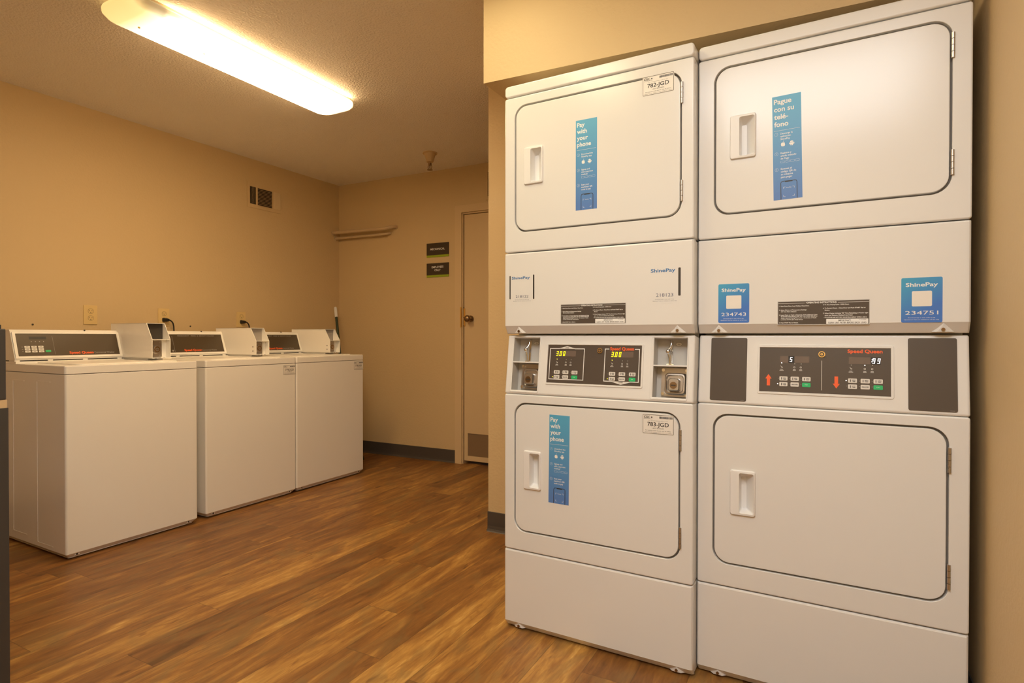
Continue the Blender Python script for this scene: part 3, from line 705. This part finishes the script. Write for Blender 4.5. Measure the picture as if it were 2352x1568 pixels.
    for ks in keyx:
        for c, kx in enumerate(ks):
            for r_, kz in enumerate((.0835, .0668)):
                b = B(); g = c == 2 and r_ == 1
                loft(b, [rr(kx-.0110, kx+.0110, kz-.0062, kz+.0062, .0022, -.0006, 4), rr(kx-.0108, kx+.0108, kz-.0060, kz+.0060, .002, -.0016, 4)], False, True, 0)
                if g: txt(b, 'START', kx, kz-.0008, .0022, -.0019, 1, w=.008, align='C')
                elif c == 1 and r_ == 1: txt(b, 'DELICATES', kx, kz-.0015, .0030, -.0019, 1, w=.016, align='C', bold=.03)
                else:
                    rect(b, kx-.006, kx-.0042, kz-.0035, kz+.0035, -.0019, 1)
                    txt(b, [['HIGH', 'MED', 'ON'], ['LOW', '', '']][r_][c], kx+.003, kz+.0004, .0026, -.0019, 1, w=.0085, align='C', bold=.03); txt(b, 'TEMP', kx+.003, kz-.0032, .0026, -.0019, 1, w=.0085, align='C', bold=.03)
                obj('button', b, ['green', 'white'] if g else ['key', 'ink'], cp, smooth=False)
    b = B(); lx, lz = lockp
    cyl(b, (lx, -.0006, lz), (lx, -.004, lz), .0088, 20); cyl(b, (lx, -.004, lz), (lx, -.0052, lz), .0064, 20, 1); cyl(b, (lx, -.0052, lz), (lx, -.0062, lz), .0035, 16); box(b, lx-.0006, lx+.0006, -.0064, -.006, lz-.0022, lz+.0022, 1)
    obj('key_lock', b, ['brass', 'dark'], cp, label='small round brass key lock')
    if coin:
        for hi, h in enumerate(holes):
            a0, a1 = h[0], h[1]; xc = (a0+a1)/2
            # coin slide
            b = B(); D = .0475; sx = a0+.047
            rect(b, sx-.0018, sx+.0018, .175, .200, D-.0004, 1); rect(b, sx-.0025, sx+.0025, .125, .150, D-.0004, 1)
            tube(b, [(sx+.001, .030, .200), (sx+.001, .028, .186), (sx-.001, .025, .176), (sx-.006, .020, .168), (sx-.007, .018, .160), (sx-.004, .020, .150), (sx-.002, .024, .138), (sx-.002, .026, .124)], .0030, 10)
            sph(b, (sx-.006, .017, .162), .0075); tube(b, [(sx-.012, .03, .1205), (sx+.010, .03, .1205)], .0030, 8)
            box(b, sx-.009, sx+.007, .022, .036, .1175, .1215)
            box(b, sx-.004, sx+.003, .040, D, .122, .2)
            L = [rr(sx+.011, sx+.030, .1835, .1945, .005, D-.0008, 4)]; loft(b, L, False, True, 2)
            ringrect(b, sx+.011, sx+.030, .1835, .1945, .005, .0006, D-.0012, 1); txt(b, '25\u00a2', sx+.0205, .187, .0045, D-.0014, 1, align='C')
            obj('coin_slide', b, ['chrome', 'dark', 'paper'], t, loc=LM[0], rot=LM[1], label='bent chrome coin slide lever in the recess')
            # vault
            b = B(); c0, c1 = .016, .1125
            loft(b, [rr(a0+.016, a1-.001, c0+.004, c1-.001, .002, .0470, 4), rr(a0+.016, a1-.001, c0+.004, c1-.001, .002, .0430, 4)], False, True)
            cx, cz = a0+.066, .060
            def vl(s, r, y): return rr(cx-s, cx+s, cz-s*1.02, cz+s*1.02, r, y, 8)
            loft(b, [vl(.034, .012, .043), vl(.033, .012, .022), vl(.0305, .011, .017), vl(.027, .010, .0165), vl(.0245, .010, .021)], False, True)
            cx2 = cx-.001
            def v2(s, r, y): return rr(cx2-s, cx2+s, cz-.004-s*1.1, cz-.004+s*1.1, r, y, 8)
            loft(b, [v2(.0185, .008, .021), v2(.0175, .007, .006), v2(.0155, .006, .003), v2(.0135, .006, .0028)], False, True)
            vault = obj('coin_vault', b, 'steel', t, loc=LM[0], rot=LM[1], label='stamped steel coin vault door')
            b = B(); cyl(b, (cx2, .004, cz-.006), (cx2, .0018, cz-.006), .0112, 20); box(b, cx2-.0075, cx2+.0075, .0008, .0024, cz-.0078, cz-.0042, 1)
            obj('vault_lock', b, ['bronze', 'dark'], vault)
            for (px, pz) in ((a0+.023, c1-.009), (a1-.008, c1-.009), (a0+.023, c0+.012), (a1-.008, c0+.012)): b = B(); cyl(b, (px, .043, pz), (px, .036, pz), .0052, 12); obj('bolt', b, 'chrome', vault)
    else:
        for (x0, x1) in ((.0367, .1425), (.5500, .6568)):
            b = B(); loft(b, [rr(x0, x1, .0095, .2042, .005, 0, 5), rr(x0, x1, .0095, .2042, .005, -.0012, 5), rr(x0+.0005, x1-.0005, .010, .2037, .0045, -.0016, 5)], False, True)
            rect(b, x1-.016, x1-.006, .0125, .0132, -.0018, 1)
            cobj('cover_plate', b, ['panel', 'grey'], label='blank brown cover plate')
    # stickers
    if coin:
        o = obj('payment_sticker', s_pay(.0767, .3037, EN, EN_S), ['paygrad', 'white', 'ink'], ud, smooth=False, label='blue strip reading Pay with your phone'); place(o, .2795, 1.4875)
        o = obj('payment_sticker', s_pay(.0772, .3075, EN, EN_S), ['paygrad', 'white', 'ink'], ld, smooth=False, label='blue strip reading Pay with your phone'); place(o, .1778, .4803); o.rotation_euler = (0, math.radians(-.7)*-1, 0)
        o = obj('service_sticker', s_csc(.1010, .0610, '782-JGD'), ['paper', 'ink'], ud, smooth=False, label='white service sticker numbered 782-JGD'); place(o, .5102, 1.8262)
        o = obj('service_sticker', s_csc(.1008, .0625, '783-JGD'), ['paper', 'ink'], ld, smooth=False, label='white service sticker numbered 783-JGD'); place(o, .5128, .7500)
        for x, z, w_, h, num in ((.0290, 1.1800, .0860, .1070, '218122'), (.5380, 1.1640, .0900, .1240, '218123')):
            o = obj('payment_badge', s_shine(w_, h, num, False), ['enamel', 'blue', M['slate'], 'paper'], t, smooth=False, label='white ShinePay badge numbered '+num); place(o, x, z)
        for x0, x1, z0, z1 in ((.0205, .0250, 1.1945, 1.2790), (.1160, .1218, 1.1930, 1.2790), (.6255, .6330, 1.1870, 1.2745)): b = B(); loft(b, [rr(x0, x1, z0, z1, .002, -.0004, 4)], False, True); obj('vent_slot', b, 'dark', t, smooth=False, label='narrow dark slot beside the badge')
        o = obj('instruction_label', s_instr(.2335, .0675), ['panel', 'white'], t, smooth=False, label='dark operating instructions label'); place(o, .2238, 1.1030)
    else:
        o = obj('payment_sticker', s_pay(.0765, .3045, ES, ES_S), ['paygrad', 'white', 'ink'], ud, smooth=False, label='blue strip reading Pague con su telefono'); place(o, .2168, 1.4612); o.rotation_euler = (0, math.radians(-1.0)*1, 0)
        for x, z, w_, h, num in ((.0615, 1.1020, .0892, .1190, '234743'), (.5325, 1.0975, .0902, .1195, '234751')):
            o = obj('payment_badge', s_shine(w_, h, num, True), ['shinegrad', 'white', 'white', 'paper'], t, smooth=False, label='blue ShinePay badge numbered '+num); place(o, x, z)
        o = obj('instruction_label', s_instr(.2320, .0695), ['panel', 'white'], t, smooth=False, label='dark operating instructions label'); place(o, .2287, 1.0938)
    return t
stacked_dryer((-1.0266, 1.8558, 0), -.024, 'white stacked double dryer with two coin slots and yellow 3.00 displays', 'coin', .672)
stacked_dryer((-.3508, 1.8885, 0), -.024, 'white stacked double dryer by the right wall with blank cover plates and orange arrows', 'card')

# ---------------------------------------------------------------- top-loading washers
WW, WZS, WZT = .651, .8795, .9207
def washer(loc, rz, label, sw, bx0, first, code, group):
    t = thing('washing_machine', label, 'washer', loc, rz, group)
    b = B()
    def lp(z, i=0, r=.010):
        x0, x1, y0, y1 = i, WW-i, i, .70
        return [(p[0], p[2], z) for p in rr(x0, x1, y0, y1, r, 0, 5)]
    loft(b, [lp(.007, .019), lp(.010, .0185), lp(.030, .0005), lp(.032, 0), lp(WZS-.003, 0), lp(WZS-.001, .002)], True, True)
    # pressed ridges on the visible side
    for y0, y1, z0, z1 in ((.518, .523, .07, .835), (.38, .523, .066, .070), (.40, .523, .835, .839), (.268, .273, .052, .84), (.12, .270, .048, .052), (.14, .270, .838, .842)):
        box(b, -.0012, .002, y0, y1, z0, z1)
    obj('cabinet', b, 'enamel_w', t, ang=30)
    for x in (.06, WW-.06):
        for y in (.07, .63): b = B(); cyl(b, (x, y, 0), (x, y, .03), .02, 14); obj('levelling_foot', b, 'black', t)
    for x in (.050, WW-.050):
        b = B()
        poly(b, [(x-.014, .018), (x+.010, .018), (x+.008, .027), (x-.004, .030)], .006, 0); cyl(b, (x-.002, .012, .023), (x-.002, .0035, .023), .0048, 10, 1)
        obj('toe_clip', b, ['enamel_w', 'dark'], t, smooth=False)
    b = B()
    loft(b, [lp(WZS+.0015, .001, .010), lp(WZS+.003, -.001, .011), lp(WZT-.006, -.001, .011), lp(WZT-.002, .001, .010), lp(WZT, .005, .008)], True, True)
    top = obj('top_panel', b, 'enamel_w', t, ang=30)
    b = B()
    def lid(x0, x1, y0, y1, r, z): return [(p[0], p[2], z) for p in rr(x0, x1, y0, y1, r, 0, 6)]
    loft(b, [lid(.075, .575, .045, .47, .03, WZT-.001), lid(.075, .575, .045, .47, .03, WZT+.004), lid(.079, .571, .049, .466, .027, WZT+.006), lid(.10, .55, .07, .445, .022, WZT+.006), lid(.108, .542, .078, .437, .018, WZT+.0035)], True, True)
    obj('lid', b, 'enamel_w', t, ang=30)
    # backsplash with sloping control face
    zb, zt = .936, 1.095; y0, y1 = .500, .556; an = math.atan2(y1-y0, zt-zb); hh = math.hypot(y1-y0, zt-zb)
    b = B(); prism(b, [(y0+.0, zb), (y0-.002, zb+.006), (y1-.004, zt-.012), (y1+.006, zt-.001), (y1+.02, zt), (.685, zt-.01), (.70, zb)], .0, sw)
    for x in (.0, sw*.28, sw*.60, sw-.03): box(b, x, x+.022, y0+.002, .06+y0, .930, zb+.002)
    box(b, .0, sw, y0-.012, .69, WZT-.001, .9305)
    box(b, .020, sw-.020, y0+.006, .66, .9305, zb+.002, 1)  # black filler put in for the shade of the gap under the backsplash
    cyl(b, (.345, y1+.004, zt-.003), (.345, y1+.002, zt+.0012), .0045, 12, 1)
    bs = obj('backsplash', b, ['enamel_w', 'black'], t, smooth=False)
    b = B(); o_ = (0, y0-.002, zb+.006)
    ringL = [rr(.004, sw-.006, .002, hh-.020, .002, -.001, 3), rr(.004, sw-.006, .002, hh-.020, .002, -.004, 3), rr(.017, sw-.018, .014, hh-.030, .0015, -.004, 3), rr(.017, sw-.018, .014, hh-.030, .0015, -.001, 3)]
    loft(b, ringL, False, False, 0)
    rect(b, .016, sw-.017, .013, hh-.029, -.0012, 1)
    y = -.0018; top_ = hh-.034
    lx, sq = (.180, .247) if first else (.132, .195)
    outline(b, [(lx, .022), (lx+.0001, .022), (lx-.001, top_-.008), (lx-.0011, top_-.008)], .0008 if first else .0022, y, 4 if first else 2)
    txt(b, 'Speed Queen', sq, .024, .0130, y, 3, w=.119, bold=.03)
    txt(b, 'Commercial Washer', sq+.123, .024, .0105, y, 2, w=.105)
    if first:
        rect(b, .074, .150, top_-.028, top_-.012, y, 5)
        for i in range(4): disc(b, .082+.018*i, top_-.040, .0024, y, 4, 6)
        for i in range(3): rect(b, .036, .042, .064-.012*i, .066-.012*i, y, 4)
    else:
        txt(b, 'PERMANENT   PRESS  &  BRIGHT COLORS', .295, top_-.009, .0050, y, 2, w=.255, align='C', bold=.02)
        disc(b, .120, .028, .006, y, 2, 10)
    cpn = obj('control_panel', b, ['enamel_w', 'panel_w', 'grey', 'orange', 'grey', 'black'], t, loc=o_, rot=(-an, 0, 0), smooth=False)
    if first:
        for r_ in range(3):
            for c in range(3):
                b = B(); kx, kz = .060+c*.030, .066-r_*.0130; loft(b, [rr(kx-.0120, kx+.0120, kz-.0052, kz+.0052, .002, -.0012, 3), rr(kx-.0118, kx+.0118, kz-.0050, kz+.0050, .0018, -.0025, 3)], False, True)
                rect(b, kx-.005, kx+.005, kz-.0018, kz+.0018, -.0028, 1); obj('button', b, ['key', 'grey'], cpn, smooth=False)
        b = B(); loft(b, [rr(.138, .163, .0355, .0465, .003, -.0012, 3), rr(.1382, .1628, .0357, .0463, .0028, -.0025, 3)], False, True); obj('button', b, 'green', cpn, smooth=False, label='green start button')
    # coin meter case
    w_ = .105; x0, x1 = bx0, bx0+w_; th = .003
    prof = [(.62, .9345), (.200, .9345), (.200, 1.043 if first else 1.030), (.255, 1.136 if first else 1.118), (.62, 1.136 if first else 1.118)]
    zc_, zt_ = prof[2][1], prof[3][1]
    b = B()
    prism(b, prof, x0, x0+th); prism(b, prof, x1-th, x1)
    box(b, x0, x1, .255, .62, zt_-th, zt_); box(b, x0, x1, .200, .62, .9345, .9345+th*1.3); box(b, x0+th, x1-th, .2005, .275, zc_-th, zc_)
    box(b, x0+th, x1-th, .60, .62, .9345, zt_)
    box(b, x0+.01, x1-.01, .26, .60, WZT-.001, .936)
    rect(b, x0+th, x1-th, zc_, zt_-th, .272, 1 if first else 2); rect(b, x0+th, x1-th, .938, zc_-th, .238, 0)  # grey upper back on the farther meters paints shade onto a white recess
    if not first:
        for z in (.962, .990): cyl(b, (x0+.001, .232, z), (x0-.0012, .232, z), .004, 10, 1)
    for q in range(3): box(b, x0+.014+q*.024, x0+.026+q*.024, .1995, .2005, .936, .9375, 1)
    cylp = None
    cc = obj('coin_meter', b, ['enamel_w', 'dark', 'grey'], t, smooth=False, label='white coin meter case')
    b = B(); lx, lz = x0+.036, .986 if first else .980
    box(b, x0+.006, x0+.072, .230, .238, .944, zc_-.008, 0)
    cyl(b, (lx, .230, lz), (lx, .214, lz), .025, 24, 0, .022); cyl(b, (lx, .214, lz), (lx, .2115, lz), .016, 20, 1); cyl(b, (lx, .2115, lz), (lx, .210, lz), .011, 16, 0); box(b, lx-.006, lx+.006, .2095, .2102, lz-.0012, lz+.0012, 1)
    for z in (.950, zc_-.018): cyl(b, (x0+.064, .230, z), (x0+.064, .226, z), .004, 10)
    obj('meter_lock', b, ['steel', 'bronze'], cc, label='round steel cash box lock')
    if code:
        o = obj('service_sticker', s_csc(.102, .062, code), ['paper', 'ink'], t, smooth=False, label='white service sticker'); place(o, .5465, .8065); o.location.y = -.0004
    return t
G_ = 'top-loading washers along the left wall'
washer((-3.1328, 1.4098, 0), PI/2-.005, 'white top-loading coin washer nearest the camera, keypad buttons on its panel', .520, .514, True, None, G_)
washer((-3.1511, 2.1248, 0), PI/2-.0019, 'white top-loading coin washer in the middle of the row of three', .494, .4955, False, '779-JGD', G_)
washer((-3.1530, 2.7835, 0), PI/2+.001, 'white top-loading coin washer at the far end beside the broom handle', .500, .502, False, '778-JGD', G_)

# ---------------------------------------------------------------- outlets and cords on the left wall
def outlet(y, label):
    t = thing('wall_outlet', label, 'outlet', (XL, y, 1.1335), LW, 'ivory outlets above the washers')
    b = B(); pan(b, 0, .0775, 0, .119, -.006, 0, r=.003, e=.002)
    obj('cover_plate', b, 'outlet', t, smooth=False)
    for z in (.083, .040):
        b = B(); P = [(.0388+.0165*max(-.86, min(.86, math.cos(a))), z+.0150*math.sin(a)) for a in [2*PI*i/24 for i in range(24)]]
        poly(b, P, -.0066, 0)
        outline(b, P, .0012, -.0069, 1); rect(b, .031, .033, z-.001, z+.008, -.0072, 1); rect(b, .0445, .0465, z, z+.007, -.0072, 1); disc(b, .0388, z-.008, .0028, -.0072, 1, 8)
        obj('socket', b, ['outlet', 'ink'], t, smooth=False)
    return t
outlet(1.9086, 'ivory double wall outlet with nothing plugged in, above the nearest washer')
outlet(2.3640, 'ivory wall outlet with a black plug, behind the nearest coin meter')
outlet(2.9690, 'ivory wall outlet with a black plug, above the middle washer')
def cord(y, label):
    t = thing('power_cord', label, 'cord', (XL, y, 1.1335), LW, 'black cords plugged in above the washers')
    z = .040
    b = B(); loft(b, [rr(.026, .054, z-.013, z+.013, .006, -.0075, 4), rr(.026, .056, z-.013, z+.013, .006, -.018, 4), rr(.031, .060, z-.009, z+.008, .004, -.034, 4)], True, True); obj('plug', b, 'cord', t)
    b = B(); tube(b, [(.052, -.027, z), (.066, -.030, z-.002), (.078, -.031, z-.010), (.087, -.031, z-.024), (.092, -.030, z-.045), (.094, -.029, z-.080), (.094, -.028, -.20), (.090, -.028, -.5), (.085, -.030, -1.0)], .0045, 10); obj('flex', b, 'cord', t)
cord(2.3640, 'black plug and cord dropping behind the middle washer')
cord(2.9690, 'black plug and cord dropping behind the far washer')
for y, z, lb in ((1.6486, 1.128, 'small dark screw hole in the wall left of the empty outlet'), (2.595, 1.133, 'small dark screw in the wall above the middle washer panel')):
    b = B(); cyl(b, (0, 0, 0), (.003, 0, 0), .005, 12); o = obj('wall_screw', b, 'dark', None, loc=(XL, y, z)); tag(o, lb, 'screw', 'loose screws in the left wall')

# ---------------------------------------------------------------- broom in the far corner
t = thing('broom', 'dark green pole with a white tip leaning in the corner behind the far washer', 'broom', (0, 0, 0))
pt, pb = Vector((-3.914, 3.90, 1.317)), Vector((-3.515, 3.66, .10))
d = (pb-pt).normalized()
b = B(); cyl(b, pt+d*.085, pb, .0115, 14); obj('pole', b, 'greenpole', t)
b = B(); cyl(b, pt, pt+d*.088, .0135, 14); sph(b, pt, .0135); obj('grip', b, 'white_plastic', t, label='white end grip')
b = B(); box(b, pb.x-.03, pb.x+.03, pb.y-.12, pb.y+.12, .08, .12); prism(b, [(pb.y-.12, .08), (pb.y+.12, .08), (pb.y+.15, 0), (pb.y-.15, 0)], pb.x-.025, pb.x+.025); obj('broom_head', b, 'greenpole', t, smooth=False)

# ---------------------------------------------------------------- counter at the left edge of the frame
t = thing('folding_counter', 'dark fronted counter with a tan top at the left edge of the picture', 'counter', (-1.985, .757, 0))
b = B(); box(b, -.62, 0, -.80, 0, 0, .862); obj('counter_base', b, 'dark', t, smooth=False)
b = B(); box(b, -.62, -.0025, -.80, -.002, .862, .884); obj('countertop', b, 'counter', t, smooth=False)
b = B(); pan(b, -.50, 0, 0, .196, -.20, 0, r=.004, e=.003); box(b, -.30, -.012, -.16, -.005, .190, .207)
o = obj('storage_bin', b, 'dark', None, loc=(-1.990, .7535, .884), smooth=False); tag(o, 'dark box standing on the tan counter top at the left edge', 'box')
